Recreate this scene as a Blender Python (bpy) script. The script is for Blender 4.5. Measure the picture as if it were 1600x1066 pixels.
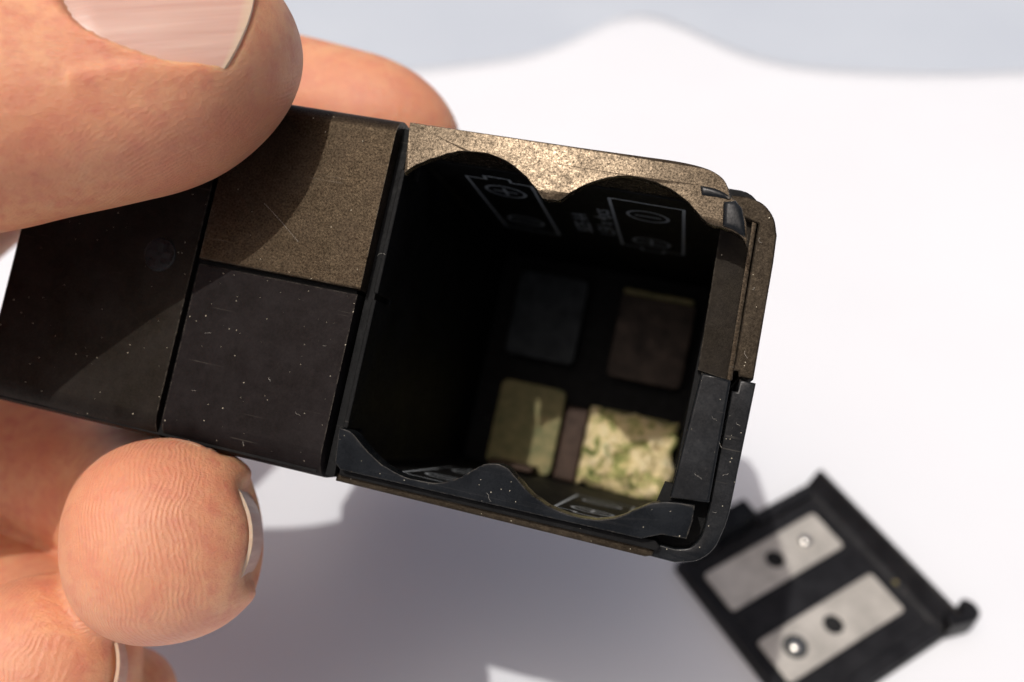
import bpy, bmesh, math, random
import numpy as np
from mathutils import Vector, Matrix, noise as mnoise

random.seed(7)
np.random.seed(7)
for o in list(bpy.data.objects):
    bpy.data.objects.remove(o, do_unlink=True)
scene = bpy.context.scene
COL = scene.collection
K = 0.001                                   # everything below is written in millimetres

# ------------------------------------------------------------------ camera, sky, sun, exposure
F = 1467.0                                  # focal length in photograph pixels (1600 wide)
PITCH = math.radians(47.0)
CAMH = 152.0
sP, cP = math.sin(PITCH), math.cos(PITCH)
R_C2W = np.array([[1, 0, 0], [0, -sP, cP], [0, -cP, -sP]], float)   # columns: right, down, forward
CAM0 = np.array([0, 0, CAMH])

cam_d = bpy.data.cameras.new("camera")
cam = bpy.data.objects.new("camera", cam_d)
COL.objects.link(cam)
cam_d.sensor_width = 36.0
cam_d.lens = 36.0 * F / 1600.0
cam_d.clip_start = 0.005
cam_d.clip_end = 50.0
cam_d.dof.use_dof = True
cam_d.dof.focus_distance = 0.083
cam_d.dof.aperture_fstop = 19.0
cam.matrix_world = Matrix(((1, 0, 0, 0), (0, sP, -cP, 0), (0, cP, sP, CAMH * K), (0, 0, 0, 1)))
scene.camera = cam

SUN_TRAVEL_CAM = np.array([0.258, 0.517, 0.816])
sun_travel = R_C2W @ SUN_TRAVEL_CAM
sun_d = bpy.data.lights.new("sun", 'SUN')
sun_d.energy = 2.9
sun_d.angle = math.radians(0.53)
sun_d.color = (1.0, 0.965, 0.925)
sun = bpy.data.objects.new("sun", sun_d)
COL.objects.link(sun)
sun.rotation_euler = Vector(sun_travel).to_track_quat('-Z', 'Y').to_euler()
sun.location = Vector(-sun_travel * 0.6)

world = bpy.data.worlds.new("World")
scene.world = world
world.use_nodes = True
wn = world.node_tree
sky = wn.nodes.new('ShaderNodeTexSky')
sky.sky_type = 'NISHITA'
sky.sun_disc = False
ts = -sun_travel
sky.sun_elevation = math.asin(ts[2])
sky.sun_rotation = math.atan2(ts[0], ts[1])
bgn = wn.nodes['Background']
wn.links.new(sky.outputs[0], bgn.inputs[0])
sky.air_density = 0.35
sky.dust_density = 6.0
sky.ozone_density = 0.2
bgn.inputs[1].default_value = 0.15

scene.view_settings.view_transform = 'Standard'
scene.view_settings.look = 'None'
scene.view_settings.gamma = 1.0
scene.view_settings.use_curve_mapping = False
scene.view_settings.exposure = -0.30
scene.render.engine = 'CYCLES'

# ------------------------------------------------------------------ geometry helpers
def ray(px, py):
    return np.array([(px - 800) / F, (py - 533) / F, 1.0])

def campt(px, py, d):                       # a point seen at pixel (px, py), d mm deep
    return ray(px, py) * d

def c2w(p):
    return CAM0 + R_C2W @ np.asarray(p, float)

# frame of the flash unit: u to the right along its face, v down the face, w into the unit
U = np.array([0.962, 0.193, -0.194]); U /= np.linalg.norm(U)
V = np.array([-0.215, 1.0, -0.07]); V -= U * (U @ V); V /= np.linalg.norm(V)
N = np.cross(U, V)
C0 = ray(830, 510) * 83.0

def uv(px, py, w=0.0):
    r = ray(px, py)
    X = r * (((C0 + w * N) @ N) / (r @ N)) - C0
    return (float(X @ U), float(X @ V))

def box2cam(u, v, w):
    return C0 + u * U + v * V + w * N

def setp(o, label=None, cat=None, kind=None, group=None):
    if label: o["label"] = label
    if cat: o["category"] = cat
    if kind: o["kind"] = kind
    if group: o["group"] = group
    return o

def link(name, me, mat, parent=None, smooth=35):
    if mat is not None and not me.materials:
        me.materials.append(mat)
    if smooth:
        for p in me.polygons:
            p.use_smooth = True
        if smooth < 180:
            me.set_sharp_from_angle(angle=math.radians(smooth))
    o = bpy.data.objects.new(name, me)
    COL.objects.link(o)
    if smooth and smooth < 50:
        wnm = o.modifiers.new('weighted_normals', 'WEIGHTED_NORMAL')
        wnm.keep_sharp = True
    if parent is not None:
        o.parent = parent
    return o

def empty(name, mat4):
    o = bpy.data.objects.new(name, None)
    o.empty_display_size = 0.01
    COL.objects.link(o)
    o.matrix_world = mat4
    return o

def rrect(u0, v0, u1, v1, r=0.0, n=6):
    if not isinstance(r, (list, tuple)) and r <= 0:
        return [(u0, v0), (u1, v0), (u1, v1), (u0, v1)]
    rs = r if isinstance(r, (list, tuple)) else [r] * 4      # corner radii: (u0,v0) (u1,v0) (u1,v1) (u0,v1)
    pts = []
    for (cx, cy, a0, rr) in ((u0 + rs[0], v0 + rs[0], 180, rs[0]), (u1 - rs[1], v0 + rs[1], 270, rs[1]),
                             (u1 - rs[2], v1 - rs[2], 0, rs[2]), (u0 + rs[3], v1 - rs[3], 90, rs[3])):
        if rr <= 0:
            pts.append((cx, cy)); continue
        for i in range(n + 1):
            a = math.radians(a0 + 90 * i / n)
            pts.append((cx + rr * math.cos(a), cy + rr * math.sin(a)))
    return pts

def circle(cx, cy, r, n=28):
    return [(cx + r * math.cos(2 * math.pi * i / n), cy + r * math.sin(2 * math.pi * i / n)) for i in range(n)]

def crom(pts, n=5):
    """Catmull-Rom through an open list of points."""
    P = [np.array(p, float) for p in pts]
    P = [2 * P[0] - P[1]] + P + [2 * P[-1] - P[-2]]
    out = []
    for i in range(1, len(P) - 2):
        for k in range(n):
            t = k / n
            a, b, c, d = P[i - 1], P[i], P[i + 1], P[i + 2]
            out.append(tuple(0.5 * (2 * b + (c - a) * t + (2 * a - 5 * b + 4 * c - d) * t * t + (3 * b - a - 3 * c + d) * t ** 3)))
    out.append(tuple(P[-2]))
    return out

def prism(name, outer, w0, w1, mat, parent, holes=(), bevel=0.0, res=2, smooth=35):
    """Outline with holes, extruded from w0 to w1 with rounded edges."""
    cu = bpy.data.curves.new(name, 'CURVE')
    cu.dimensions = '2D'
    cu.fill_mode = 'BOTH'
    for loop in [outer] + list(holes):
        sp = cu.splines.new('POLY')
        sp.points.add(len(loop) - 1)
        for i, p in enumerate(loop):
            sp.points[i].co = (p[0] * K, p[1] * K, 0, 1)
        sp.use_cyclic_u = True
    cu.extrude = max((w1 - w0) / 2 - bevel, 0.0) * K
    cu.bevel_depth = bevel * K
    cu.bevel_resolution = res
    cu.offset = -bevel * K
    tmp = bpy.data.objects.new("tmp", cu)
    COL.objects.link(tmp)
    dg = bpy.context.evaluated_depsgraph_get()
    me = bpy.data.meshes.new_from_object(tmp.evaluated_get(dg))
    bpy.data.objects.remove(tmp)
    bpy.data.curves.remove(cu)
    me.name = name
    bm = bmesh.new(); bm.from_mesh(me)
    bmesh.ops.remove_doubles(bm, verts=bm.verts, dist=1e-6)
    bmesh.ops.translate(bm, verts=bm.verts, vec=(0, 0, (w0 + w1) / 2 * K))
    bmesh.ops.recalc_face_normals(bm, faces=bm.faces)
    bm.to_mesh(me); bm.free()
    me.materials.clear()
    return link(name, me, mat, parent, smooth)

def box(name, a, b, mat, parent, bevel=0.0, seg=3, edges=None):
    """Box between corners a and b; edges(mid) picks which edges are rounded."""
    bm = bmesh.new()
    bmesh.ops.create_cube(bm, size=1.0)
    for v in bm.verts:
        v.co = Vector([((a[i] + b[i]) / 2 + v.co[i] * (b[i] - a[i])) * K for i in range(3)])
    if bevel:
        es = [e for e in bm.edges if edges is None or edges((e.verts[0].co + e.verts[1].co) / 2 / K)]
        bmesh.ops.bevel(bm, geom=es, offset=bevel * K, segments=seg, affect='EDGES', profile=0.5)
    me = bpy.data.meshes.new(name)
    bm.to_mesh(me); bm.free()
    return link(name, me, mat, parent, 40)

def dome(name, cx, cy, w, r, h, mat, parent, n=24):
    """Low dome rising towards -w."""
    bm = bmesh.new()
    rings = []
    for k in range(6):
        t = k / 6
        rr, z = r * math.cos(t * math.pi / 2), w - h * math.sin(t * math.pi / 2)
        rings.append([bm.verts.new(((cx + rr * math.cos(2 * math.pi * i / n)) * K, (cy + rr * math.sin(2 * math.pi * i / n)) * K, z * K)) for i in range(n)])
    for a, b in zip(rings, rings[1:]):
        for i in range(n):
            bm.faces.new((a[i], a[(i + 1) % n], b[(i + 1) % n], b[i]))
    bm.faces.new(rings[-1]); bm.faces.new(rings[0][::-1])
    bmesh.ops.recalc_face_normals(bm, faces=bm.faces)
    me = bpy.data.meshes.new(name); bm.to_mesh(me); bm.free()
    return link(name, me, mat, parent, 60)

# ------------------------------------------------------------------ materials
class NT:
    def __init__(self, name):
        self.m = bpy.data.materials.new(name)
        self.m.use_nodes = True
        self.t = self.m.node_tree
        self.b = self.t.nodes['Principled BSDF']
        self.tc = self.t.nodes.new('ShaderNodeTexCoord')
    def n(self, kind, **kw):
        nd = self.t.nodes.new(kind)
        for k, v in kw.items():
            setattr(nd, k, v)
        return nd
    def l(self, a, b):
        self.t.links.new(a, b)
    def coord(self, scale=(1, 1, 1), rot=(0, 0, 0), src='Object'):
        mp = self.n('ShaderNodeMapping')
        mp.inputs['Scale'].default_value = [s / K for s in scale]
        mp.inputs['Rotation'].default_value = rot
        self.l(self.tc.outputs[src], mp.inputs[0])
        return mp.outputs[0]
    def noise(self, co, scale, detail=3, rough=0.55, dist=0.0):
        nd = self.n('ShaderNodeTexNoise')
        nd.inputs['Scale'].default_value = scale
        nd.inputs['Detail'].default_value = detail
        nd.inputs['Roughness'].default_value = rough
        nd.inputs['Distortion'].default_value = dist
        self.l(co, nd.inputs['Vector'])
        return nd.outputs['Fac']
    def ramp(self, fac, *stops, interp='LINEAR'):
        r = self.n('ShaderNodeValToRGB')
        r.color_ramp.interpolation = interp
        els = r.color_ramp.elements
        while len(els) < len(stops):
            els.new(0.5)
        for e, (p, c) in zip(els, stops):
            e.position = p
            e.color = (c, c, c, 1) if not hasattr(c, '__len__') else (*c, 1)
        self.l(fac, r.inputs[0])
        return r.outputs[0]
    def math(self, op, a, b=None, c=None):
        nd = self.n('ShaderNodeMath', operation=op)
        for i, v in enumerate((a, b, c)):
            if v is None: continue
            if isinstance(v, (int, float)): nd.inputs[i].default_value = v
            else: self.l(v, nd.inputs[i])
        return nd.outputs[0]
    def mix(self, fac, a, b, mode='MIX'):
        nd = self.n('ShaderNodeMix', data_type='RGBA', blend_type=mode)
        for s, v in ((nd.inputs['Factor'], fac), (nd.inputs[6], a), (nd.inputs[7], b)):
            if isinstance(v, (int, float)): s.default_value = v
            elif hasattr(v, '__len__'): s.default_value = (*v, 1)
            else: self.l(v, s)
        return nd.outputs[2]
    def bump(self, h, dist, strength=1.0, prev=None):
        nd = self.n('ShaderNodeBump')
        nd.inputs['Distance'].default_value = dist * K
        nd.inputs['Strength'].default_value = strength
        self.l(h, nd.inputs['Height'])
        if prev is not None: self.l(prev, nd.inputs['Normal'])
        return nd.outputs[0]
    def flecks(self, co, scale, size, keep):
        """small bright specks: cells of a Voronoi pattern, only some of them kept"""
        v = self.n('ShaderNodeTexVoronoi')
        v.inputs['Scale'].default_value = scale
        self.l(co, v.inputs['Vector'])
        sep = self.n('ShaderNodeSeparateColor')
        self.l(v.outputs['Color'], sep.inputs[0])
        on = self.math('GREATER_THAN', sep.outputs[0], 1 - keep)
        near = self.math('LESS_THAN', v.outputs['Distance'], self.math('MULTIPLY', sep.outputs[1], size))
        return self.math('MULTIPLY', on, near)

def plastic(name, base=(0.012, 0.011, 0.010), rough=0.42, grain=0.02, gscale=6.0, tint=(1, .86, .68), brush=None,
            dust=0.10, wear=0.0, spec=0.5, edge=0.8, spark=0.35, bb=0.012):
    t = NT(name)
    co = t.coord()
    big = t.noise(co, 0.25, 4)
    fine = t.noise(co, gscale, 3, 0.7)
    wc = t.mix(t.ramp(big, (0.35, 0.0), (0.75, 1.0)), base, [min(1, c * 1.9 + 0.004) for c in base])
    if wear:
        wn_ = t.ramp(t.noise(t.coord((1, 1, 1)), 1.3, 6, 0.75), (0.5, 0.0), (0.72, wear))
        wc = t.mix(wn_, wc, (0.11, 0.085, 0.055))
    d1 = t.flecks(co, 0.9, 0.055, dust)
    d2 = t.flecks(co, 2.6, 0.13, dust * 0.8)
    d = t.math('MAXIMUM', d1, d2)
    # hair-thin scratches
    sc = t.noise(t.coord((0.05, 3.2, 1), (0, 0, 2.5)), 1.0, 2, 0.5)
    sc = t.ramp(sc, (0.69, 0.0), (0.71, 1.0))
    sm = t.ramp(t.noise(co, 0.35, 2), (0.50, 0.0), (0.62, 0.3))
    wc = t.mix(t.math('MULTIPLY', sc, sm), wc, (0.10, 0.09, 0.075))
    if edge:
        bv = t.n('ShaderNodeBevel'); bv.samples = 4; bv.inputs[0].default_value = 0.22 * K
        ge = t.n('ShaderNodeNewGeometry')
        dt = t.n('ShaderNodeVectorMath', operation='DOT_PRODUCT')
        t.l(bv.outputs[0], dt.inputs[0]); t.l(ge.outputs['Normal'], dt.inputs[1])
        ew = t.ramp(dt.outputs['Value'], (0.80, edge), (0.97, 0.0))
        ew = t.math('MULTIPLY', ew, t.ramp(t.noise(co, 1.5, 5, 0.75), (0.42, 0.0), (0.62, 1.0)))
        wc = t.mix(ew, wc, (0.16, 0.14, 0.11))
    wc = t.mix(d, wc, (0.55, 0.50, 0.38))
    t.l(wc, t.b.inputs['Base Color'])
    rr = t.math('MULTIPLY_ADD', big, 0.25, rough - 0.12)
    rr = t.math('ADD', rr, t.math('MULTIPLY', t.math('SUBTRACT', t.noise(co, 2.2, 5, 0.75), 0.5), 0.35))
    t.l(rr, t.b.inputs['Roughness'])
    g1 = t.ramp(t.noise(co, 5.5, 3, 0.8), (0.36, 1 - 0.8 * spark), (0.66, 1 + 1.1 * spark))
    g2 = t.ramp(t.noise(co, 0.9, 4, 0.7), (0.3, 0.75), (0.7, 1.25))
    t.l(t.math('MULTIPLY', t.math('MULTIPLY', g1, g2), spec), t.b.inputs['Specular IOR Level'])
    t.b.inputs['Specular Tint'].default_value = (*tint, 1)
    nb = t.bump(fine, grain)
    if brush:
        nb = t.bump(t.noise(t.coord(brush), 1.0, 4, 0.7), bb, 1.0, nb)
    t.l(nb, t.b.inputs['Normal'])
    return t.m

M = {}
M['shell'] = plastic('black_textured_plastic', (0.005, 0.004, 0.0035), 0.58, 0.012, 7.0, dust=0.22, spec=0.13, tint=(1, .84, .62))
M['upper'] = plastic('worn_bronze_black_plastic', (0.012, 0.008, 0.005), 0.46, 0.02, 8.0, tint=(1, .74, .46), dust=0.12, spec=0.30, spark=1.0)
M['lower'] = plastic('scratched_black_plastic', (0.005, 0.004, 0.004), 0.62, 0.008, 5.0, dust=0.36, tint=(1, .85, .8), spec=0.10)
M['rim'] = plastic('brushed_black_plastic', (0.010, 0.0075, 0.005), 0.24, 0.0035, 9.0, tint=(1, .76, .52), brush=(0.22, 7, 3), dust=0.12, wear=0.22, spec=0.23, spark=1.0, bb=0.0075)
M['smooth'] = plastic('smooth_blue_black_plastic', (0.005, 0.006, 0.007), 0.28, 0.004, 4.0, tint=(1, .97, .95), dust=0.34, spec=0.16)
M['dirty'] = plastic('dirty_black_plastic', (0.010, 0.0075, 0.005), 0.48, 0.025, 5.0, dust=0.40, wear=0.32, spec=0.18, tint=(1, .78, .54), spark=0.8)
M['cavity'] = plastic('dark_cavity_plastic', (0.003, 0.003, 0.003), 0.6, 0.004, 4.0, tint=(1, 1, 1), dust=0.06, spec=0.1, edge=0)
M['door'] = plastic('cover_black_plastic', (0.006, 0.006, 0.007), 0.45, 0.012, 5.0, tint=(1, 1, 1), dust=0.03, spec=0.22)

def simple(name, col, rough=0.5, metal=0.0, nscale=0.6, var=0.35, bump=0.0, bscale=3.0, col2=None):
    t = NT(name)
    co = t.coord()
    f = t.ramp(t.noise(co, nscale, 5, 0.65), (0.3, 0.0), (0.7, 1.0))
    c2 = col2 or [c * (1 - var) for c in col]
    t.l(t.mix(f, col, c2), t.b.inputs['Base Color'])
    t.b.inputs['Metallic'].default_value = metal
    t.l(t.math('MULTIPLY_ADD', f, 0.15, rough - 0.07), t.b.inputs['Roughness'])
    if bump:
        t.l(t.bump(t.noise(co, bscale, 4, 0.6), bump), t.b.inputs['Normal'])
    return t.m

M['plate'] = simple('nickel_plate', (0.66, 0.62, 0.55), 0.38, 0.35, 0.16, 0.42, 0.01, 4)
M['rivet'] = simple('polished_rivet', (0.75, 0.72, 0.66), 0.25, 1.0, 0.6, 0.2)
M['hole'] = simple('dark_recess', (0.004, 0.004, 0.004), 0.8)
M['steel'] = simple('dull_blue_steel', (0.018, 0.024, 0.027), 0.6, 0.4, 0.5, 0.5, 0.03)
M['bronze'] = simple('tarnished_bronze', (0.032, 0.020, 0.012), 0.5, 0.6, 0.4, 0.6, 0.03)
M['brass'] = simple('corroded_brass', (0.23, 0.18, 0.07), 0.6, 0.2, 0.6, 0.5, 0.08, 2.0, (0.10, 0.11, 0.04))
M['rust'] = simple('rusty_brown', (0.055, 0.026, 0.012), 0.7, 0.1, 0.7, 0.6, 0.06)
M['print'] = simple('white_print_ink', (0.36, 0.39, 0.41), 0.6, 0.0, 2.0, 0.25)

def crust_mat():
    t = NT('green_battery_corrosion')
    co = t.coord()
    a = t.noise(co, 0.40, 5, 0.6, 0.8)
    col = t.ramp(a, (0.30, (0.09, 0.12, 0.03)), (0.43, (0.36, 0.36, 0.12)), (0.52, (0.72, 0.58, 0.30)), (0.62, (0.80, 0.68, 0.42)), (0.75, (0.30, 0.36, 0.13)))
    rust = t.ramp(t.noise(co, 1.1, 4, 0.6), (0.58, 0.0), (0.70, 0.8))
    t.l(t.mix(rust, col, (0.34, 0.20, 0.07)), t.b.inputs['Base Color'])
    t.b.inputs['Roughness'].default_value = 0.8
    t.l(t.bump(t.noise(co, 1.6, 5, 0.7), 0.35), t.b.inputs['Normal'])
    return t.m
M['crust'] = crust_mat()

def skin_mat():
    t = NT('skin')
    co = t.coord()
    at = t.n('ShaderNodeAttribute', attribute_name='fing')        # x: mm from the tip, y: mm round the finger, z: pad weight
    sep = t.n('ShaderNodeSeparateXYZ'); t.l(at.outputs['Vector'], sep.inputs[0])
    s, arc, pad = sep.outputs
    bl = t.noise(co, 0.16, 4, 0.55)
    bl2 = t.noise(co, 0.6, 4, 0.6)
    c = t.mix(t.ramp(bl, (0.35, 0.0), (0.68, 1.0)), (0.72, 0.365, 0.195), (0.66, 0.262, 0.138))
    c = t.mix(t.math('MULTIPLY', t.ramp(bl2, (0.45, 0.0), (0.72, 1.0)), 0.8), c, (0.60, 0.20, 0.125))
    c = t.mix(t.math('MULTIPLY', pad, 0.45), c, (0.62, 0.275, 0.165))
    # friction ridges run round the middle of the pad
    warp = t.math('MULTIPLY', t.math('SUBTRACT', t.noise(co, 0.14, 2), 0.5), 2.6)
    rd = t.n('ShaderNodeAttribute', attribute_name='ridge')
    ph = t.math('MULTIPLY', t.math('ADD', rd.outputs['Fac'], warp), 2 * math.pi / 0.30)
    ridge = t.math('MULTIPLY_ADD', t.math('SINE', ph), 0.5, 0.5)
    brk = t.ramp(t.noise(co, 1.7, 3, 0.6), (0.35, 0.1), (0.62, 1.0))
    ridge = t.math('MULTIPLY', ridge, brk)
    c = t.mix(t.math('MULTIPLY', t.math('MULTIPLY', t.math('SUBTRACT', 1.0, ridge), pad), 0.14), c, (0.50, 0.22, 0.14))
    t.l(c, t.b.inputs['Base Color'])
    # fine skin creases everywhere
    cre = t.noise(t.coord((0.5, 1.4, 1.4), (0.2, 0.1, -0.25)), 2.2, 5, 0.65, 0.4)
    n0 = t.bump(t.math('MULTIPLY', ridge, pad), 0.042)
    n1 = t.bump(t.math('MULTIPLY', cre, t.math('SUBTRACT', 1.0, t.math('MULTIPLY', pad, 0.8))), 0.17, 0.8, n0)
    n2 = t.bump(t.noise(co, 1.0, 6, 0.7), 0.16, 0.8, n1)
    t.l(n2, t.b.inputs['Normal'])
    t.b.inputs['Roughness'].default_value = 0.48
    t.b.inputs['Specular IOR Level'].default_value = 0.45
    t.b.inputs['Subsurface Weight'].default_value = 0.55
    t.b.inputs['Subsurface Radius'].default_value = (1.0, 0.32, 0.16)
    t.b.inputs['Subsurface Scale'].default_value = 0.0034
    return t.m
M['skin'] = skin_mat()

def nail_mat():
    t = NT('fingernail')
    uvn = t.n('ShaderNodeAttribute', attribute_name='nuv')
    sep = t.n('ShaderNodeSeparateXYZ'); t.l(uvn.outputs['Vector'], sep.inputs[0])
    along, across = sep.outputs[0], sep.outputs[1]
    cmb = t.n('ShaderNodeCombineXYZ')
    t.l(t.math('MULTIPLY', along, 0.5), cmb.inputs[0]); t.l(t.math('MULTIPLY', across, 14.0), cmb.inputs[1])
    rid = t.n('ShaderNodeTexNoise'); rid.inputs['Scale'].default_value = 1.0; rid.inputs['Detail'].default_value = 3
    t.l(cmb.outputs[0], rid.inputs['Vector'])
    c = t.mix(t.ramp(rid.outputs['Fac'], (0.35, 0.0), (0.65, 1.0)), (0.52, 0.29, 0.225), (0.62, 0.385, 0.305))
    c = t.mix(t.ramp(along, (0.0, 0.7), (0.035, 0.5), (0.07, 0.0)), c, (0.60, 0.45, 0.30))      # free edge
    c = t.mix(t.ramp(along, (0.86, 0.0), (1.0, 0.4)), c, (0.66, 0.46, 0.38))                     # half-moon
    t.l(c, t.b.inputs['Base Color'])
    t.b.inputs['Roughness'].default_value = 0.34
    t.b.inputs['Subsurface Weight'].default_value = 0.3
    t.b.inputs['Subsurface Radius'].default_value = (1.0, 0.35, 0.2)
    t.b.inputs['Subsurface Scale'].default_value = 0.0015
    t.l(t.bump(rid.outputs['Fac'], 0.12), t.b.inputs['Normal'])
    return t.m
M['nail'] = nail_mat()

def table_mat(name, a, b):
    t = NT(name)
    co = t.coord()
    f = t.noise(co, 0.02, 4)
    t.l(t.mix(t.ramp(f, (0.35, 0.0), (0.7, 1.0)), a, b), t.b.inputs['Base Color'])
    t.b.inputs['Roughness'].default_value = 0.6
    t.l(t.bump(t.noise(co, 0.8, 3), 0.02), t.b.inputs['Normal'])
    return t.m
M['sheet'] = table_mat('white_sheet', (0.70, 0.713, 0.733), (0.68, 0.695, 0.717))
M['table'] = table_mat('pale_table', (0.45, 0.49, 0.54), (0.48, 0.52, 0.565))


# ------------------------------------------------------------------ the table and the white sheet on it
def grid_mesh(name, xs, ys, zf, mat):
    vs = [(x * K, y * K, zf(x, y) * K) for y in ys for x in xs]
    n = len(xs)
    fs = [(j * n + i, j * n + i + 1, (j + 1) * n + i + 1, (j + 1) * n + i) for j in range(len(ys) - 1) for i in range(n - 1)]
    me = bpy.data.meshes.new(name)
    me.from_pydata(vs, [], fs)
    return me

me = grid_mesh('table_surface', np.linspace(-1500, 1500, 31), np.linspace(-900, 3000, 40), lambda x, y: -1.2, None)
setp(link('table_surface', me, M['table'], None, 180), 'pale blue-grey tabletop reaching past the white sheet', 'table', 'structure')

def make_sheet():
    # a limp white sheet whose far edge runs in a wave
    xs = np.linspace(-420, 420, 141)
    n = 90
    vs, fs = [], []
    for j in range(n):
        t = j / (n - 1)
        for x in xs:
            edge = 257 + 26 * math.exp(-((x - 43) / 24) ** 2) + 5 * math.sin(x * 0.032 + 0.5)
            y = -260 + (edge + 260) * t
            z = -0.6 + 0.6 * (1 - max(0.0, (y - 200) / 90)) if y > 200 else 0.0
            z += max(0.0, y - 215) / 60 * 1.2 * (0.6 + 0.4 * math.sin(x * 0.05 + 1))
            vs.append((x * K, y * K, z * K))
    m_ = len(xs)
    fs = [(j * m_ + i, j * m_ + i + 1, (j + 1) * m_ + i + 1, (j + 1) * m_ + i) for j in range(n - 1) for i in range(m_ - 1)]
    me = bpy.data.meshes.new('paper_sheet')
    me.from_pydata(vs, [], fs)
    o = link('paper_sheet', me, M['sheet'], None, 180)
    sd = o.modifiers.new('thickness', 'SOLIDIFY'); sd.thickness = 0.3 * K; sd.offset = -1
    setp(o, 'plain white sheet with a wavy far edge lying under the battery cover', 'sheet')
make_sheet()

# ------------------------------------------------------------------ the flash unit held in the hand
mw = np.eye(4)
mw[:3, 0], mw[:3, 1], mw[:3, 2] = R_C2W @ U, R_C2W @ V, R_C2W @ N
mw[:3, 3] = c2w(C0) * K
flash = empty('flash_unit', Matrix(mw.tolist()))
setp(flash, 'black plastic flash unit with open empty battery compartment, held between thumb and fingers', 'flash unit')

def front(p):            # edges of a panel's front
    return p.z < 0.6

# body shell behind the panels, then the three panels of its face
box('body_core', (-52.0, -16.3, 0.9), (-16.9, 16.9, 56.5), M['cavity'], flash)
def panel(name, u0, v0, u1, v1, w0, mat, top=0, bottom=0, left=0, right=0.25, label=None):
    """Block whose front edges carry their own radii."""
    bm = bmesh.new()
    bmesh.ops.create_cube(bm, size=1.0)
    a, b = (u0, v0, w0), (u1, v1, 57.0)
    for v in bm.verts:
        v.co = Vector([((a[i] + b[i]) / 2 + v.co[i] * (b[i] - a[i])) * K for i in range(3)])
    for (test, r) in ((lambda p: abs(p.y - v0) < .01, top), (lambda p: abs(p.y - v1) < .01, bottom),
                      (lambda p: abs(p.x - u0) < .01, left), (lambda p: abs(p.x - u1) < .01, right)):
        if r <= 0: continue
        es = [e for e in bm.edges if all(abs(v.co.z / K - w0) < .01 for v in e.verts) and test((e.verts[0].co + e.verts[1].co) / 2 / K)]
        bmesh.ops.bevel(bm, geom=es, offset=r * K, segments=6 if r > .5 else 2, affect='EDGES', profile=0.5, clamp_overlap=True)
    me = bpy.data.meshes.new(name)
    bm.to_mesh(me); bm.free()
    o = link(name, me, mat, flash, 40)
    if label: o["label"] = label
    return o
panel('end_panel', -52.4, -16.7, -33.3, 17.35, 0.05, M['shell'], 1.9, 2.4, 1.2, 0.2)
panel('face_panel', -32.7, -16.8, -16.25, -0.25, -0.15, M['upper'], 1.9, 0.2, 0.15, 0.3, 'worn bronze-tinged upper face panel')
panel('face_panel', -32.7, 0.2, -16.5, 17.4, 0.1, M['lower'], 0.15, 2.6, 0.2, 0.25, 'scratched black lower face panel')

# screw in the end panel
scr = prism('screw', circle(-36.9, 0.1, 1.65), -0.05, 0.8, M['smooth'], flash, bevel=0.12)
for a, b in (((-38.0, -0.15), (-35.8, 0.35)), ((-37.15, -1.0), (-36.65, 1.2))):
    box('screw_slot', (a[0], a[1], -0.065), (b[0], b[1], 0.2), M['hole'], scr)

# housing of the batteries: tube, back plate
CU0, CU1, CV0, CV1 = -14.9, 14.7, -14.5, 15.75
prism('battery_housing', rrect(-16.15, -16.45, 17.7, 17.2, [0.2, 2.2, 2.2, 0.2]), 5.0, 56.8, M['cavity'], flash,
      holes=[rrect(CU0, CV0, CU1, CV1, 0.6)], bevel=0.12)
prism('back_plate', rrect(-15.8, -16.0, 17.2, 16.8), 51.0, 56.0, M['cavity'], flash)

# top rail and the scalloped plate over it
top_out = [(-15.25, -16.35)] + crom([uv(*p) for p in ((900, 229), (1000, 243), (1050, 250), (1085, 257), (1112, 266), (1130, 279), (1138, 293))], 4) + [(14.5, -14.75), (-15.25, -14.75)]
top_out = [p if i else (-15.25, -16.5) for i, p in enumerate(top_out)]
prism('top_rail', [(p[0], p[1] + 0.05) for p in top_out], 0.9, 5.4, M['rim'], flash, bevel=0.12)
sc_px = [(632, 272), (645, 262), (665, 252), (690, 243), (715, 237), (735, 236), (760, 240), (785, 249), (805, 261), (822, 277), (838, 297),
         (847, 309), (856, 313), (868, 314), (880, 311), (890, 303), (905, 294), (925, 285), (950, 278), (975, 275), (1000, 278), (1025, 285),
         (1048, 296), (1070, 312), (1087, 330), (1100, 345), (1111, 352), (1126, 356), (1143, 362), (1158, 371), (1166, 385)]
sc = crom([uv(*p, -0.1) for p in sc_px], 3)
random.seed(3)
sc = [(p[0] + random.uniform(-.03, .03), p[1] + random.uniform(-.05, .05)) for p in sc]
sc += [uv(*p, -0.1) for p in ((1169, 372), (1166, 348), (1160, 327), (1150, 314), (1141, 307))] + top_out[::-1][2:]
rimo = prism('scalloped_rim', sc, -0.03, 1.0, M['rim'], flash, bevel=0.08, res=1)
for vt in rimo.data.vertices:
    vt.co.z -= 0.075 * (vt.co.y + 14.5 * K)
prism('rim_step', crom([uv(*p) for p in ((1094, 290), (1118, 295), (1136, 304), (1142, 313), (1120, 309), (1096, 306))], 3), -0.22, 0.8, M['smooth'], flash, bevel=0.25)
prism('rim_end', [uv(*p) for p in ((1130, 316), (1149, 314), (1159, 326), (1164, 348), (1166, 376), (1144, 361), (1128, 355))], -0.5, 1.4, M['smooth'], flash, bevel=0.45)

# channel between body and compartment
box('channel_wall', (-16.2, -16.2, 1.5), (-15.35, 17.0, 5.5), M['cavity'], flash)
box('channel_lip', (-15.35, -12.2, 0.9), (-14.9, -0.3, 5.5), M['cavity'], flash, 0.1)
box('channel_lip', (-15.35, 0.3, 0.9), (-14.9, 12.4, 5.5), M['cavity'], flash, 0.1)

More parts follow.
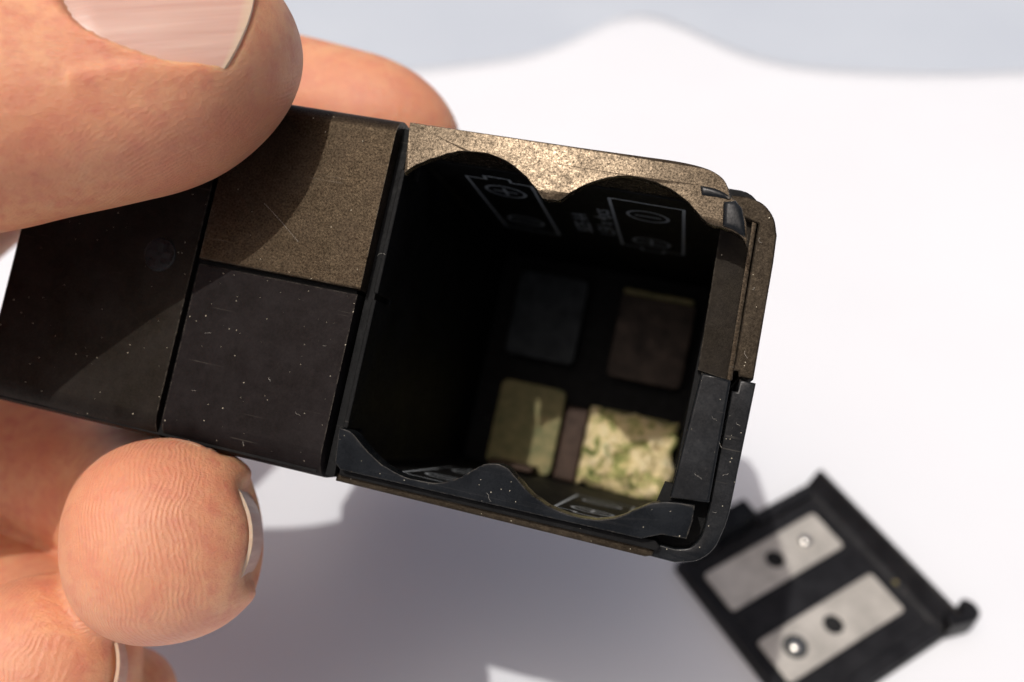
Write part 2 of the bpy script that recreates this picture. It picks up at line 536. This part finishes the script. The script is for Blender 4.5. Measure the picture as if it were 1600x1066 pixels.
# right jamb, latch block, flanges
prism('side_jamb', [(14.35, -14.0), (17.2, -14.0), (17.75, 1.0), (14.9, 0.6)], 4.2, 6.2, M['shell'], flash, bevel=0.1)
prism('jamb_rib', [(17.0, -13.6), (17.45, -13.6), (18.0, 1.0), (17.5, 1.0)], 3.3, 6.3, M['rim'], flash, bevel=0.1)
lb = [uv(*p, 1.0) for p in ((1096, 582), (1142, 594), (1141, 603), (1108, 786), (1046, 779))]
prism('latch_block', lb, 1.0, 6.5, M['smooth'], flash, bevel=0.25)
fl_up = [(14.8, -15.35)] + crom([(16.2, -15.45), (17.7, -15.0), (18.8, -13.9), (19.35, -12.4)], 4) + [(19.5, -10), (19.75, 0.55), (18.5, 0.55), (18.35, 0.1), (17.95, 0.1), (17.6, -13.2), (14.8, -13.9)]
prism('side_flange', fl_up, 3.0, 56.0, M['dirty'], flash, bevel=0.18)
fl_lo = [(18.1, 1.9), (18.6, 1.9), (18.6, 0.85), (20.0, 0.85), (19.9, 12.4)] + crom([(19.75, 13.6), (19.2, 15.6), (18.0, 16.9), (16.2, 17.5)], 4) + [(13.0, 17.45), (13.0, 16.2)] + crom([(16.0, 16.3), (17.2, 15.9), (17.9, 14.8), (18.1, 13.4)], 3)
prism('side_flange', fl_lo, 2.6, 56.0, M['smooth'], flash, bevel=0.18)
prism('flange_web', [(14.0, 11.0), (18.3, 11.0), (18.3, 13.4), (17.8, 15.6), (16.5, 16.6), (12.8, 16.6)], 4.6, 6.8, M['cavity'], flash)

# bottom lip with its two scallops, and the rails under it
lip_px = [(531, 668), (548, 674), (560, 688), (575, 706), (590, 722), (610, 735), (630, 745), (655, 752), (680, 755), (700, 752), (720, 745),
          (738, 735), (752, 727), (765, 724), (780, 725), (793, 731), (803, 742), (815, 757), (830, 773), (850, 788), (870, 798), (895, 807),
          (920, 812), (945, 812), (965, 808), (985, 800), (1005, 791), (1020, 786), (1040, 784), (1065, 786), (1086, 790)]
lip = crom([uv(*p) for p in lip_px], 3)
random.seed(5)
lip = [(p[0] + random.uniform(-.03, .03), p[1] + random.uniform(-.03, .03)) for p in lip]
lip += [uv(1082, 815), uv(1073, 843), uv(1034, 836), (13.0, 15.95), (-14.6, 16.15), (-15.2, 15.6)]
lipo = prism('scalloped_lip', lip, 0.0, 2.4, M['smooth'], flash, bevel=0.1, res=1)
for vt in lipo.data.vertices:                    # its face leans back towards the lower edge
    vt.co.z += 0.22 * (vt.co.y - 13.5 * K)
prism('bottom_rail', [(-15.0, 15.9), (14.2, 15.9), (14.7, 16.3), (14.5, 16.75), (-15.0, 16.75)], 1.6, 6.0, M['cavity'], flash, bevel=0.1)
prism('bottom_rail', [(-15.4, 16.65), (13.8, 16.65), (14.3, 16.9), (14.2, 17.35), (13.6, 17.55), (-15.4, 17.4)], 2.2, 56.0, M['dirty'], flash, bevel=0.15)

# contacts at the far end of the compartment
def contact(cu, cv, hw, hh, mat, label):
    o = prism('contact_plate', rrect(cu - hw, cv - hh, cu + hw, cv + hh, 1.0), 47.6, 48.1, mat, flash, bevel=0.1)
    o["label"] = label
    box('contact_foot', (cu - hw * .8, cv + hh - 1.2, 48.1), (cu + hw * .8, cv + hh - .6, 51.2), mat, o)
    return o
contact(-6.7, -6.0, 4.9, 6.0, M['steel'], 'dull blue-grey contact plate')
c2 = contact(8.1, -5.6, 5.1, 6.0, M['bronze'], 'tarnished bronze contact plate')
box('contact_bend', (3.2, -11.9, 46.2), (12.9, -11.1, 48.2), M['brass'], c2, 0.25)
contact(-6.4, 9.6, 4.6, 6.0, M['brass'], 'green-stained brass contact plate')
c4 = contact(8.2, 10.2, 5.2, 5.4, M['brass'], 'brass contact plate buried under green corrosion')
box('divider_post', (-1.2, 5.5, 46.5), (1.9, 15.6, 51.2), M['rust'], flash, 0.4)
box('spring_strip', (-9.5, 14.6, 42.0), (-3.5, 15.3, 48.0), M['rust'], flash, 0.2)

def crust():
    bm = bmesh.new()
    n = 44
    grid = []
    for j in range(n + 1):
        row = []
        for i in range(n + 1):
            a, b = i / n * 2 - 1, j / n * 2 - 1
            x, y = 8.0 + a * 6.2, 10.4 + b * 5.3
            ed = max(abs(a), abs(b))
            wob = mnoise.noise(Vector((x * .35, y * .35, 1.0)))
            x += 0.7 * mnoise.noise(Vector((y * .5, 3.0, x * .1))) * abs(a)
            y += 0.7 * mnoise.noise(Vector((x * .5, 7.0, y * .1))) * abs(b)
            h = (1.0 - ed ** 5) * (1.5 + 1.2 * wob + 0.55 * mnoise.noise(Vector((x * 1.1, y * 1.1, 5))) + .25 * mnoise.noise(Vector((x * 2.7, y * 2.7, 9))))
            row.append(bm.verts.new((x * K, min(y, 15.7) * K, (47.7 - max(h, -0.05)) * K)))
        grid.append(row)
    for j in range(n):
        for i in range(n):
            bm.faces.new((grid[j][i], grid[j + 1][i], grid[j + 1][i + 1], grid[j][i + 1]))
    ext = bmesh.ops.extrude_face_region(bm, geom=bm.faces[:])
    vs = [g for g in ext['geom'] if isinstance(g, bmesh.types.BMVert)]
    for v in vs: v.co.z = 47.9 * K
    bmesh.ops.recalc_face_normals(bm, faces=bm.faces)
    me = bpy.data.meshes.new('corrosion_crust'); bm.to_mesh(me); bm.free()
    o = link('corrosion_crust', me, M['crust'], c4, 60)
    o["label"] = 'crumbly cream and green battery corrosion'
crust()

# printed battery pictures on the ceiling and the floor of the compartment (flat ink)
def ink(polys, v, name, parent):
    bm = bmesh.new()
    for poly in polys:
        vs = [bm.verts.new((p[0] * K, v * K, p[1] * K)) for p in poly]
        bm.faces.new(vs)
    me = bpy.data.meshes.new(name); bm.to_mesh(me); bm.free()
    return link(name, me, M['print'], parent, 0)

def strokes(pts, wd=0.32, closed=False):
    out = []
    seq = list(zip(pts, pts[1:] + ([pts[0]] if closed else [])))[:len(pts) if closed else len(pts) - 1]
    for a, b in seq:
        d = np.array(b) - np.array(a); L = np.linalg.norm(d)
        if L < 1e-6: continue
        d /= L; nrm = np.array([-d[1], d[0]]) * wd / 2
        a2, b2 = np.array(a) - d * wd * .4, np.array(b) + d * wd * .4
        out.append([a2 - nrm, b2 - nrm, b2 + nrm, a2 + nrm])
    return out

def battery_print(u0, u1, w0, w1, plus_front, v, tag):
    uc = (u0 + u1) / 2
    if plus_front:
        outl = [(u0, w0 + 1.2), (uc - 1.3, w0 + 1.2), (uc - 1.3, w0), (uc + 1.3, w0), (uc + 1.3, w0 + 1.2), (u1, w0 + 1.2), (u1, w1), (u0, w1)]
    else:
        outl = [(u0, w0), (u1, w0), (u1, w1 - 1.2), (uc + 1.3, w1 - 1.2), (uc + 1.3, w1), (uc - 1.3, w1), (uc - 1.3, w1 - 1.2), (u0, w1 - 1.2)]
    P = strokes(outl, 0.34, True)
    for (cw, sign) in ((w0 + 5.2, plus_front), (w1 - 5.2, not plus_front)):
        P += strokes([(uc + 2.1 * math.cos(a), cw + 2.1 * math.sin(a)) for a in np.linspace(0, 2 * math.pi, 20)[:-1]], 0.34, True)
        P += strokes([(uc - 1.2, cw), (uc + 1.2, cw)], 0.36)
        if sign: P += strokes([(uc, cw - 1.2), (uc, cw + 1.2)], 0.36)
    # each stroke sits a hair above the one before it, so none share a plane
    objs = []
    bm = bmesh.new()
    sgn = 1 if v < 0 else -1
    for k, poly in enumerate(P):
        vs = [bm.verts.new((p[0] * K, (v + sgn * 0.0007 * k) * K, p[1] * K)) for p in poly]
        bm.faces.new(vs)
    me = bpy.data.meshes.new('printed_symbol'); bm.to_mesh(me); bm.free()
    o = link('printed_symbol', me, M['print'], flash, 0)
    o["label"] = tag

battery_print(-11.3, -4.5, 7.5, 31.0, True, CV0 + 0.03, 'white printed battery outline, plus end outwards')
battery_print(3.4, 10.7, 8.0, 31.0, False, CV0 + 0.03, 'white printed battery outline, minus end outwards')
battery_print(-10.8, -4.2, 7.0, 29.0, False, CV1 - 0.03, 'white printed battery outline, minus end outwards')
battery_print(4.3, 11.0, 7.5, 29.0, True, CV1 - 0.03, 'white printed battery outline, plus end outwards')

def print_text(txt, u, w, size):
    cu = bpy.data.curves.new('printed_text', 'FONT')
    cu.body = txt
    cu.size = size * K
    cu.offset = 0.04 * K
    tmp = bpy.data.objects.new('tmp', cu); COL.objects.link(tmp)
    dg = bpy.context.evaluated_depsgraph_get()
    me = bpy.data.meshes.new_from_object(tmp.evaluated_get(dg))
    bpy.data.objects.remove(tmp)
    # the line of writing runs out of the compartment (-w) and its letters stand towards -u
    for vt in me.vertices:
        x, y = vt.co.x, vt.co.y
        vt.co = (u * K - y, (CV0 + 0.03) * K, w * K - x)
    me.materials.clear()
    link('printed_text', me, M['print'], flash, 0)
print_text('SIZE AA', 0.2, 26.0, 2.6)
print_text('1.5V x 4pcs', 2.9, 26.0, 2.7)

# ------------------------------------------------------------------ the battery door lying on the sheet
LD = np.array([29.0, 85.5]); la = math.radians(30.0)
dm = np.eye(4)
dm[:3, 0] = (math.cos(la), math.sin(la), 0)
dm[:3, 1] = (math.sin(la), -math.cos(la), 0)
dm[:3, 2] = (0, 0, -1)                                    # local +w points down, like the unit's own frame
dm[:3, 3] = (LD[0] * K, LD[1] * K, 0)
door = empty('battery_cover', Matrix(dm.tolist()))
setp(door, 'black battery compartment cover with two metal contact strips lying on the white sheet', 'battery cover')
prism('cover_plate', rrect(0, 0, 34.5, 34.0, 0.8), -1.7, -0.05, M['door'], door, bevel=0.25)
box('cover_rib', (0.2, 0.3, -2.9), (1.6, 33.6, -1.6), M['door'], door, 0.3)
box('cover_rib', (1.7, 0.3, -2.5), (9.0, 1.5, -1.6), M['door'], door, 0.3)
box('cover_rib', (18.0, -0.6, -3.2), (31.2, 1.6, -1.6), M['door'], door, 0.3)
box('cover_rib', (1.7, 31.4, -3.0), (31.0, 33.7, -1.6), M['door'], door, 0.3)
box('latch_tab', (9.0, -2.6, -6.8), (17.2, 1.4, -0.3), M['smooth'], door, 0.5)
# hinge wall with its hook
hw = [(31.0, -0.1), (33.2, -0.1), (34.6, -3.2), (34.9, -5.2), (34.0, -5.6), (33.2, -4.4), (32.0, -2.4), (31.0, -1.7)]
def hinge():
    bm = bmesh.new()
    A = [bm.verts.new((p[0] * K, -0.9 * K, p[1] * K)) for p in hw]
    B = [bm.verts.new((p[0] * K, 33.0 * K, p[1] * K)) for p in hw]
    n = len(hw)
    for i in range(n):
        bm.faces.new((A[i], A[(i + 1) % n], B[(i + 1) % n], B[i]))
    bm.faces.new(A[::-1]); bm.faces.new(B)
    bmesh.ops.recalc_face_normals(bm, faces=bm.faces)
    bmesh.ops.bevel(bm, geom=bm.edges[:], offset=0.18 * K, segments=2, affect='EDGES')
    me = bpy.data.meshes.new('hinge_wall'); bm.to_mesh(me); bm.free()
    link('hinge_wall', me, M['door'], door, 40)
hinge()
hook = crom([(32.6, 31.6), (34.2, 32.6), (35.6, 32.9), (36.0, 31.6), (37.3, 31.3), (38.2, 32.6), (37.9, 34.3), (36.4, 35.2), (34.0, 34.7), (31.5, 34.0)], 3)
prism('hinge_hook', hook, -5.2, -0.4, M['door'], door, bevel=0.3)
for (s0, t0, s1, t1, hs, ht, rs, rt, rr) in ((3.1, 4.5, 28.8, 12.6, 16.2, 8.4, 23.4, 8.3, 1.25), (3.1, 19.0, 29.0, 27.2, 16.5, 23.0, 8.1, 22.8, 1.25)):
    p = prism('contact_strip', rrect(s0, t0, s1, t1, 0.7), -2.15, -1.72, M['plate'], door,
              holes=[circle(hs, ht, 1.75)], bevel=0.12)
    prism('stud_hole', circle(hs, ht, 1.65), -1.80, -1.72, M['hole'], p)
    ring = prism('rivet_ring', circle(rs, rt, 2.1), -2.2, -2.0, M['steel'] if rt > 20 else M['plate'], p, holes=[circle(rs, rt, 1.3)], bevel=0.05)
    dome('rivet', rs, rt, -2.12, rr, 0.75, M['rivet'], p)
dome('brass_speck', 31.4, 22.6, -2.1, 0.45, 0.4, M['brass'], door)

# ------------------------------------------------------------------ the hand
class Finger:
    """Tapered, curved digit. pts run from the tip to the base: (cam xyz, half width, dorsal, palmar)."""
    def __init__(self, pts, dorsal, cap, capn=2.2, seg=110, expo=2.25, cap_d=None):
        P = np.array([p[0] for p in pts], float)
        W = np.array([p[1:4] for p in pts], float)
        Dn = np.array(dorsal, float)
        if Dn.ndim == 1: Dn = np.repeat(Dn[None], len(P), 0)
        full = np.hstack([P, W, Dn])
        den = np.array(crom([tuple(r) for r in full], 24))
        d = np.r_[0, np.cumsum(np.linalg.norm(np.diff(den[:, :3], axis=0), axis=1))]
        L = d[-1]
        s = np.r_[np.array([.05, .15, .35, .65, 1.0, 1.5, 2.1, 2.8]), np.linspace(3.6, L, seg)]
        self.s = s
        I = np.stack([np.interp(s, d, den[:, k]) for k in range(9)], 1)
        self.c = I[:, :3]
        tg = np.gradient(self.c, s, axis=0)
        # steady tangent in the cap
        i0 = np.searchsorted(s, cap * 0.6)
        tg[:i0] = tg[i0]
        self.t = tg / np.linalg.norm(tg, axis=1)[:, None]
        n = I[:, 6:9]
        n = n - self.t * np.sum(n * self.t, 1)[:, None]
        self.n = n / np.linalg.norm(n, axis=1)[:, None]
        self.l = np.cross(self.t, self.n)
        f = np.where(s < cap, (1 - np.clip(1 - s / cap, 0, 1) ** capn) ** (1 / capn), 1.0)
        cd = cap_d or cap
        fd = np.where(s < cd, (1 - np.clip(1 - s / cd, 0, 1) ** capn) ** (1 / capn), 1.0)
        self.w = I[:, 3] * f; self.d = I[:, 4] * fd; self.p = I[:, 5] * f
        self.expo = expo
    def mesh_into(self, bm, n=40):
        rings = []
        for k in range(len(self.s)):
            ring = []
            for i in range(n):
                a = 2 * math.pi * i / n
                ca, sa = math.cos(a), math.sin(a)
                r = (abs(ca) ** self.expo + abs(sa) ** self.expo) ** (-1 / self.expo)
                q = self.c[k] + self.l[k] * self.w[k] * ca * r + self.n[k] * (self.d[k] if sa > 0 else self.p[k]) * sa * r
                ring.append(bm.verts.new(c2w(q)))
            rings.append(ring)
        for a, b in zip(rings, rings[1:]):
            for i in range(n):
                bm.faces.new((a[i], a[(i + 1) % n], b[(i + 1) % n], b[i]))
        bm.faces.new(rings[0][::-1]); bm.faces.new(rings[-1])
    def local(self, X):
        """X in camera space -> s, lateral, dorsal height, distance ratio"""
        out = np.empty((len(X), 4))
        for i0 in range(0, len(X), 20000):
            x = X[i0:i0 + 20000]
            D = ((x[:, None, :] - self.c[None]) ** 2).sum(2)
            j = D.argmin(1)
            rel = x - self.c[j]
            sl = self.s[j] + np.sum(rel * self.t[j], 1)
            out[i0:i0 + 20000] = np.stack([sl, np.sum(rel * self.l[j], 1), np.sum(rel * self.n[j], 1), np.sqrt(D[np.arange(len(x)), j]) / np.maximum(self.w[j], 3.0)], 1)
        return out

cp = campt
B2 = box2cam
thumb = Finger([(cp(471, 66, 86.0), 9.8, 9.0, 9.4), (cp(400, 80, 85.0), 10.2, 9.2, 9.6), (cp(300, 96, 83.6), 11.1, 9.4, 9.8), (cp(150, 122, 82.0), 11.6, 9.6, 9.8),
                (cp(0, 150, 80.0), 11.5, 10, 10.0), (cp(-160, 185, 78.0), 11.8, 10.5, 11.0), (np.array([-66., -10, 80]), 13.5, 12, 13), (np.array([-92., 2, 92]), 17, 15, 16)],
               [(0.10, -0.56, -0.82)] * 5 + [(0.0, -.6, -.8), (-.2, -.6, -.75), (-.3, -.5, -.8)], 15.0, 2.0, cap_d=8.0)
index = Finger([(B2(-18.2, -22.0, 26), 7.6, 7.0, 7.0), (B2(-24, -22.9, 26), 8.0, 7.2, 7.4), (B2(-32, -23.6, 26.5), 8.4, 7.6, 8.0), (B2(-44, -24.6, 28), 8.8, 8.2, 8.6),
                (B2(-60, -24.5, 30), 9.2, 9.0, 9.0), (B2(-80, -17, 32), 10, 10, 10), (np.array([-92., 0, 112]), 12, 12, 12)],
               -V * 0.9 + N * 0.3, 13.0, 2.0)
middle = Finger([(cp(266, 842, 80.0), 9.1, 8.8, 8.8), (cp(258, 843, 87.0), 9.5, 9.8, 9.0), (cp(240, 843, 97.), 9.4, 9.6, 8.8), (np.array([-45., 19, 111]), 8.6, 8.4, 8.4),
                 (np.array([-62., 15, 119]), 9.0, 8.8, 8.8), (np.array([-82., 9, 118]), 9.6, 9.4, 9.4), (np.array([-100., 5, 110]), 11, 11, 11)],
                [(.95, -.03, .30)] * 3 + [(.8, .1, .6), (.3, .3, .9), (0, .3, .95), (-.2, .3, .9)], 9.0, 2.2)
ring = Finger([(cp(80, 1046, 87.5), 9.1, 8.3, 9.2), (cp(70, 1050, 93.5), 9.5, 8.7, 9.4), (np.array([-49.0, 33.5, 102.]), 8.8, 8.0, 8.6), (np.array([-58., 33., 111]), 9.2, 9, 9),
               (np.array([-74., 28.5, 118]), 9.4, 8.6, 8.6), (np.array([-90., 18, 116]), 9.4, 9, 9), (np.array([-104., 12, 108]), 11, 11, 11)],
              [(.95, .10, .30)] * 3 + [(.8, .2, .6), (.3, .4, .9), (0, .4, .95), (-.2, .4, .9)], 9.0, 2.2)
pinky = Finger([(cp(176, 1100, 98), 6.8, 6.2, 6.8), (np.array([-45., 41.5, 106]), 7.0, 6.4, 7.0), (np.array([-54., 43, 114]), 7.2, 6.8, 7.0), (np.array([-68., 40, 120]), 7.6, 7.2, 7.2),
                (np.array([-86., 30, 118]), 8.4, 8, 8), (np.array([-104., 22, 108]), 10, 10, 10)],
               [(.9, .3, .3)] * 2 + [(.7, .5, .5), (.3, .5, .8), (0, .5, .9), (-.2, .5, .9)], 8.0, 2.2)
palm = Finger([(np.array([-84., -2, 110]), 17, 13, 13), (np.array([-98., 4, 106]), 26, 15, 15), (np.array([-118., 10, 104]), 32, 16, 16), (np.array([-140., 16, 104]), 30, 17, 17),
               (np.array([-165., 22, 106]), 26, 18, 18), (np.array([-220., 36, 112]), 29, 21, 21), (np.array([-300., 54, 118]), 33, 25, 25)],
              (-.25, .15, .95), 10.0, 2.2)
digits = [thumb, index, middle, ring, pinky, palm]

def build_hand():
    bm = bmesh.new()
    for f in digits:
        b2 = bmesh.new()
        f.mesh_into(b2)
        bmesh.ops.recalc_face_normals(b2, faces=b2.faces)
        tm = bpy.data.meshes.new('t'); b2.to_mesh(tm); b2.free()
        bm.from_mesh(tm); bpy.data.meshes.remove(tm)
    me0 = bpy.data.meshes.new('hand0')          # still in millimetres
    bm.to_mesh(me0); bm.free()
    o0 = bpy.data.objects.new('hand0', me0)
    COL.objects.link(o0)
    rm = o0.modifiers.new('r', 'REMESH'); rm.mode = 'VOXEL'; rm.voxel_size = 0.4; rm.adaptivity = 0.0
    sm = o0.modifiers.new('s', 'SMOOTH'); sm.iterations = 5; sm.factor = 0.5
    dg = bpy.context.evaluated_depsgraph_get()
    me = bpy.data.meshes.new_from_object(o0.evaluated_get(dg))
    bpy.data.objects.remove(o0)
    nv = len(me.vertices)
    co = np.empty(nv * 3); me.vertices.foreach_get('co', co); co = co.reshape(-1, 3)
    Xc = (co - CAM0) @ R_C2W                      # camera space
    loc = [f.local(Xc) for f in digits]
    # nail beds
    for f, nl in NAILS:
        lo = f.local(Xc)
        s, q, h = lo[:, 0], lo[:, 1], lo[:, 2]
        qa = (s - nl['s0']) / (nl['s1'] - nl['s0'])
        half = nl['half']
        inside = np.clip((half + 0.2 - np.abs(q)) / nl['soft'], 0, 1) * np.clip((s - nl['s0'] + 1.4) / 1.2, 0, 1) * np.clip((nl['curve'](q) - s) / 0.5, 0, 1) * (h > 0) * (lo[:, 3] < 1.6)
        target = nl['height'](s, q) - nl['depth']
        dh = np.minimum(target - h, 0) * inside
        # raised fold round sides and cuticle
        dist_side = np.abs(q) - half
        fold = np.exp(-((dist_side - 0.55) / 0.7) ** 2) * ((s > nl['s0'] - .5) & (s < nl['s1'] + 1.0))
        dist_c = s - nl['curve'](q)
        fold2 = np.exp(-((dist_c - 0.8) / 0.8) ** 2) * (np.abs(q) < half + 0.8)
        dh = dh + 0.7 * nl['depth'] * np.maximum(fold, fold2) * (h > 0) * (lo[:, 3] < 1.6) * (1 - inside)
        j = np.searchsorted(f.s, np.clip(s, 0, f.s[-1] - 1e-3))
        Xc = Xc + f.n[np.clip(j, 0, len(f.s) - 1)] * dh[:, None]
    # relax the skin round the two small nails
    ed = np.empty(len(me.edges) * 2, int); me.edges.foreach_get('vertices', ed); ed = ed.reshape(-1, 2)
    deg = np.bincount(ed.ravel(), minlength=nv).astype(float)
    wgt = np.zeros(nv)
    for f, nl in NAILS[1:]:
        lo = f.local(Xc)
        wgt = np.maximum(wgt, ((lo[:, 0] < 16) & (lo[:, 2] > 1.5) & (lo[:, 3] < 1.7)) * 0.6)
    for it in range(14):
        acc = np.zeros((nv, 3))
        for c_ in range(3):
            acc[:, c_] = np.bincount(ed[:, 0], Xc[ed[:, 1], c_], nv) + np.bincount(ed[:, 1], Xc[ed[:, 0], c_], nv)
        Xc = Xc + wgt[:, None] * (acc / deg[:, None] - Xc)
    # flesh flattens where it presses on the unit
    Rb = Xc - C0
    u_, v_, w_ = Rb @ U, Rb @ V, Rb @ N
    inu = (u_ > -52.3) & (u_ < -16.0)
    ft = inu & (v_ > -16.4) & (v_ < 16.9) & (w_ > -0.18) & (w_ < 7)
    tp = inu & (w_ > 2.0) & (w_ < 57) & (v_ > -16.9) & (v_ < -6)
    bt = inu & (w_ > 0.8) & (w_ < 57) & (v_ < 17.5) & (v_ > 8) & ~ft
    Xc = Xc + N * np.where(ft, -0.18 - w_, 0)[:, None] + V * np.where(tp, -16.9 - v_, 0)[:, None] + V * np.where(bt, 17.5 - v_, 0)[:, None]
    co = (CAM0 + Xc @ R_C2W.T) * K
    me.vertices.foreach_set('co', co.ravel())
    rat = np.stack([l[:, 3] for l in loc], 1)
    best = rat.argmin(1)
    srt = np.sort(rat, 1)
    margin = np.clip((srt[:, 1] - srt[:, 0] - 0.06) / 0.22, 0, 1)
    fing = np.zeros((nv, 3)); rid = np.zeros(nv)
    for k, f in enumerate(digits):
        m = best == k
        l = loc[k][m]
        th = np.arctan2(l[:, 1], -l[:, 2])          # 0 on the pad
        arc = th * 8.5
        pad = np.clip((5.0 - l[:, 2]) / 4.0, 0, 1) * np.clip((30 - l[:, 0]) / 10, 0, 1)
        if f is palm: pad = pad * 0
        if f is thumb: pad = np.clip(2.0 - np.abs(th) / 1.3, 0, 1) * np.clip((26 - l[:, 0]) / 12, 0, 1)
        kc = np.searchsorted(f.s, 12.0)
        rid[m] = np.linalg.norm(Xc[m] - (f.c[kc] - f.n[kc] * f.p[kc]), axis=1)
        fing[m] = np.stack([l[:, 0], arc, pad * margin[m]], 1)
    at = me.attributes.new('fing', 'FLOAT_VECTOR', 'POINT')
    at.data.foreach_set('vector', fing.ravel())
    at = me.attributes.new('ridge', 'FLOAT', 'POINT')
    at.data.foreach_set('value', rid)
    me.name = 'hand'
    me.materials.clear()
    o = link('hand', me, M['skin'], None, 180)
    setp(o, 'bare hand gripping the black flash unit between thumb and fingertips', 'hand')
    return o

def mk_nail(f, s0, s1, half, drop, h0, h1, round_c=2.6, round_f=1.2, ce=2.2, depth=0.55, soft=0.8):
    """plate from the free edge s0 to the cuticle s1"""
    def height(s, q):
        t = np.clip((s - s0) / (s1 - s0), -0.3, 1.2)
        return h0 + (h1 - h0) * t - drop * (q / half) ** 2 - 0.5 * np.clip(t - 0.85, 0, 1) / 0.15 * 0.6
    def curve(q):
        return s1 - round_c * np.clip(np.abs(q) / half, 0, 1.1) ** ce
    return dict(depth=depth, soft=soft, s0=s0, s1=s1, half=half, height=height, curve=curve, rf=round_f)

def nail_mesh(f, nl, parent, label):
    na, nb = 26, 30
    bm = bmesh.new()
    lay = []
    nuv = []
    for off in (0.0, -0.32):
        grid = []
        for j in range(nb + 1):
            q = nl['half'] * (j / nb * 2 - 1)
            se = nl['s0'] + nl['rf'] * abs(q / nl['half']) ** 2.2
            sc_ = float(nl['curve'](np.array(q))) + 0.35
            row = []
            for i in range(na + 1):
                t = i / na
                s = se + (sc_ - se) * t
                k = np.interp(s, f.s, np.arange(len(f.s)))
                c = np.array([np.interp(s, f.s, f.c[:, m]) for m in range(3)])
                # steady frame: taken at mid nail
                kk = int(np.searchsorted(f.s, (nl['s0'] + nl['s1']) / 2))
                h = float(nl['height'](np.array(s), np.array(q)))
                p = c + f.l[kk] * q + f.n[kk] * (h + off)
                row.append(bm.verts.new(c2w(p) * K))
                nuv.append((t, j / nb, 0))
            grid.append(row)
        lay.append(grid)
    A, B = lay
    for j in range(nb):
        for i in range(na):
            bm.faces.new((A[j][i], A[j + 1][i], A[j + 1][i + 1], A[j][i + 1]))
            bm.faces.new((B[j][i], B[j][i + 1], B[j + 1][i + 1], B[j + 1][i]))
    for i in range(na):
        bm.faces.new((A[0][i], A[0][i + 1], B[0][i + 1], B[0][i]))
        bm.faces.new((A[nb][i], B[nb][i], B[nb][i + 1], A[nb][i + 1]))
    for j in range(nb):
        bm.faces.new((A[j][0], B[j][0], B[j + 1][0], A[j + 1][0]))
        bm.faces.new((A[j][na], A[j + 1][na], B[j + 1][na], B[j][na]))
    bmesh.ops.recalc_face_normals(bm, faces=bm.faces)
    me = bpy.data.meshes.new('fingernail'); bm.to_mesh(me); bm.free()
    at = me.attributes.new('nuv', 'FLOAT_VECTOR', 'POINT')
    at.data.foreach_set('vector', np.array(nuv, float).ravel())
    o = link('fingernail', me, M['nail'], parent, 50)
    o["label"] = label

thumb_nail = mk_nail(thumb, 3.0, 18.2, 8.0, 3.0, 7.9, 9.4, 7.0, 4.0, 3.0)
middle_nail = mk_nail(middle, 2.6, 12.5, 5.4, 2.3, 7.2, 9.9, 2.0, 1.8, depth=0.28, soft=1.8)
ring_nail = mk_nail(ring, 2.4, 11.5, 5.6, 2.3, 6.3, 8.6, 2.0, 1.6, depth=0.28, soft=1.6)
NAILS = [(thumb, thumb_nail), (middle, middle_nail), (ring, ring_nail)]
hand = build_hand()
nail_mesh(thumb, thumb_nail, hand, 'broad ridged thumbnail')
nail_mesh(middle, middle_nail, hand, 'middle fingernail seen edge-on')
nail_mesh(ring, ring_nail, hand, 'ring fingernail with pale free edge')

# ------------------------------------------------------------------ lint and a hair scratch on the black plastic
M['lint'] = simple('pale_lint', (0.62, 0.58, 0.50), 0.7)
def fibre(pts, rad, parent, name='lint_fibre'):
    bm = bmesh.new()
    P = [np.array(p, float) for p in crom(pts, 5)]
    rings = []
    for i, p in enumerate(P):
        t = P[min(i + 1, len(P) - 1)] - P[max(i - 1, 0)]; t /= np.linalg.norm(t)
        a = np.cross(t, (0.1, 0.2, 1.0)); a /= np.linalg.norm(a); b = np.cross(t, a)
        rings.append([bm.verts.new((p + rad * (a * math.cos(q) + b * math.sin(q))) * K) for q in (0, 2.094, 4.189)])
    for x, y in zip(rings, rings[1:]):
        for i in range(3):
            bm.faces.new((x[i], x[(i + 1) % 3], y[(i + 1) % 3], y[i]))
    bmesh.ops.recalc_face_normals(bm, faces=bm.faces)
    me = bpy.data.meshes.new(name); bm.to_mesh(me); bm.free()
    link(name, me, M['lint'], parent, 180)
random.seed(11)
spots = [(uv(*p, w), w) for p, w in (((330, 520), 0.05), ((420, 590), 0.05), ((505, 540), 0.05), ((470, 650), 0.05), ((380, 690), 0.05), ((300, 610), 0.05),
         ((1112, 650), 0.95), ((1128, 700), 0.95), ((1085, 740), 0.95), ((1150, 660), 2.55), ((1138, 740), 2.55), ((1120, 800), 2.55),
         ((760, 770), 0.25), ((1060, 815), 0.4), ((1180, 450), 2.95), ((1190, 380), 2.95), ((1168, 560), 2.95), ((590, 400), 0.85))]
for (u_, v_), w_ in spots:
    a = random.uniform(0, 6.28); L = random.uniform(0.3, 0.9)
    pts = []
    for k in range(4):
        pts.append((u_, v_, w_ - 0.03 - random.uniform(0, 0.06)))
        a += random.uniform(-0.9, 0.9)
        u_ += math.cos(a) * L / 3; v_ += math.sin(a) * L / 3
    fibre(pts, 0.009, flash)
a, b = uv(413, 318, -0.15), uv(466, 378, -0.15)
fibre([(a[0], a[1], -0.152), ((a[0] + b[0]) / 2 + .1, (a[1] + b[1]) / 2, -0.152), (b[0], b[1], -0.152)], 0.009, flash, 'hair_scratch')
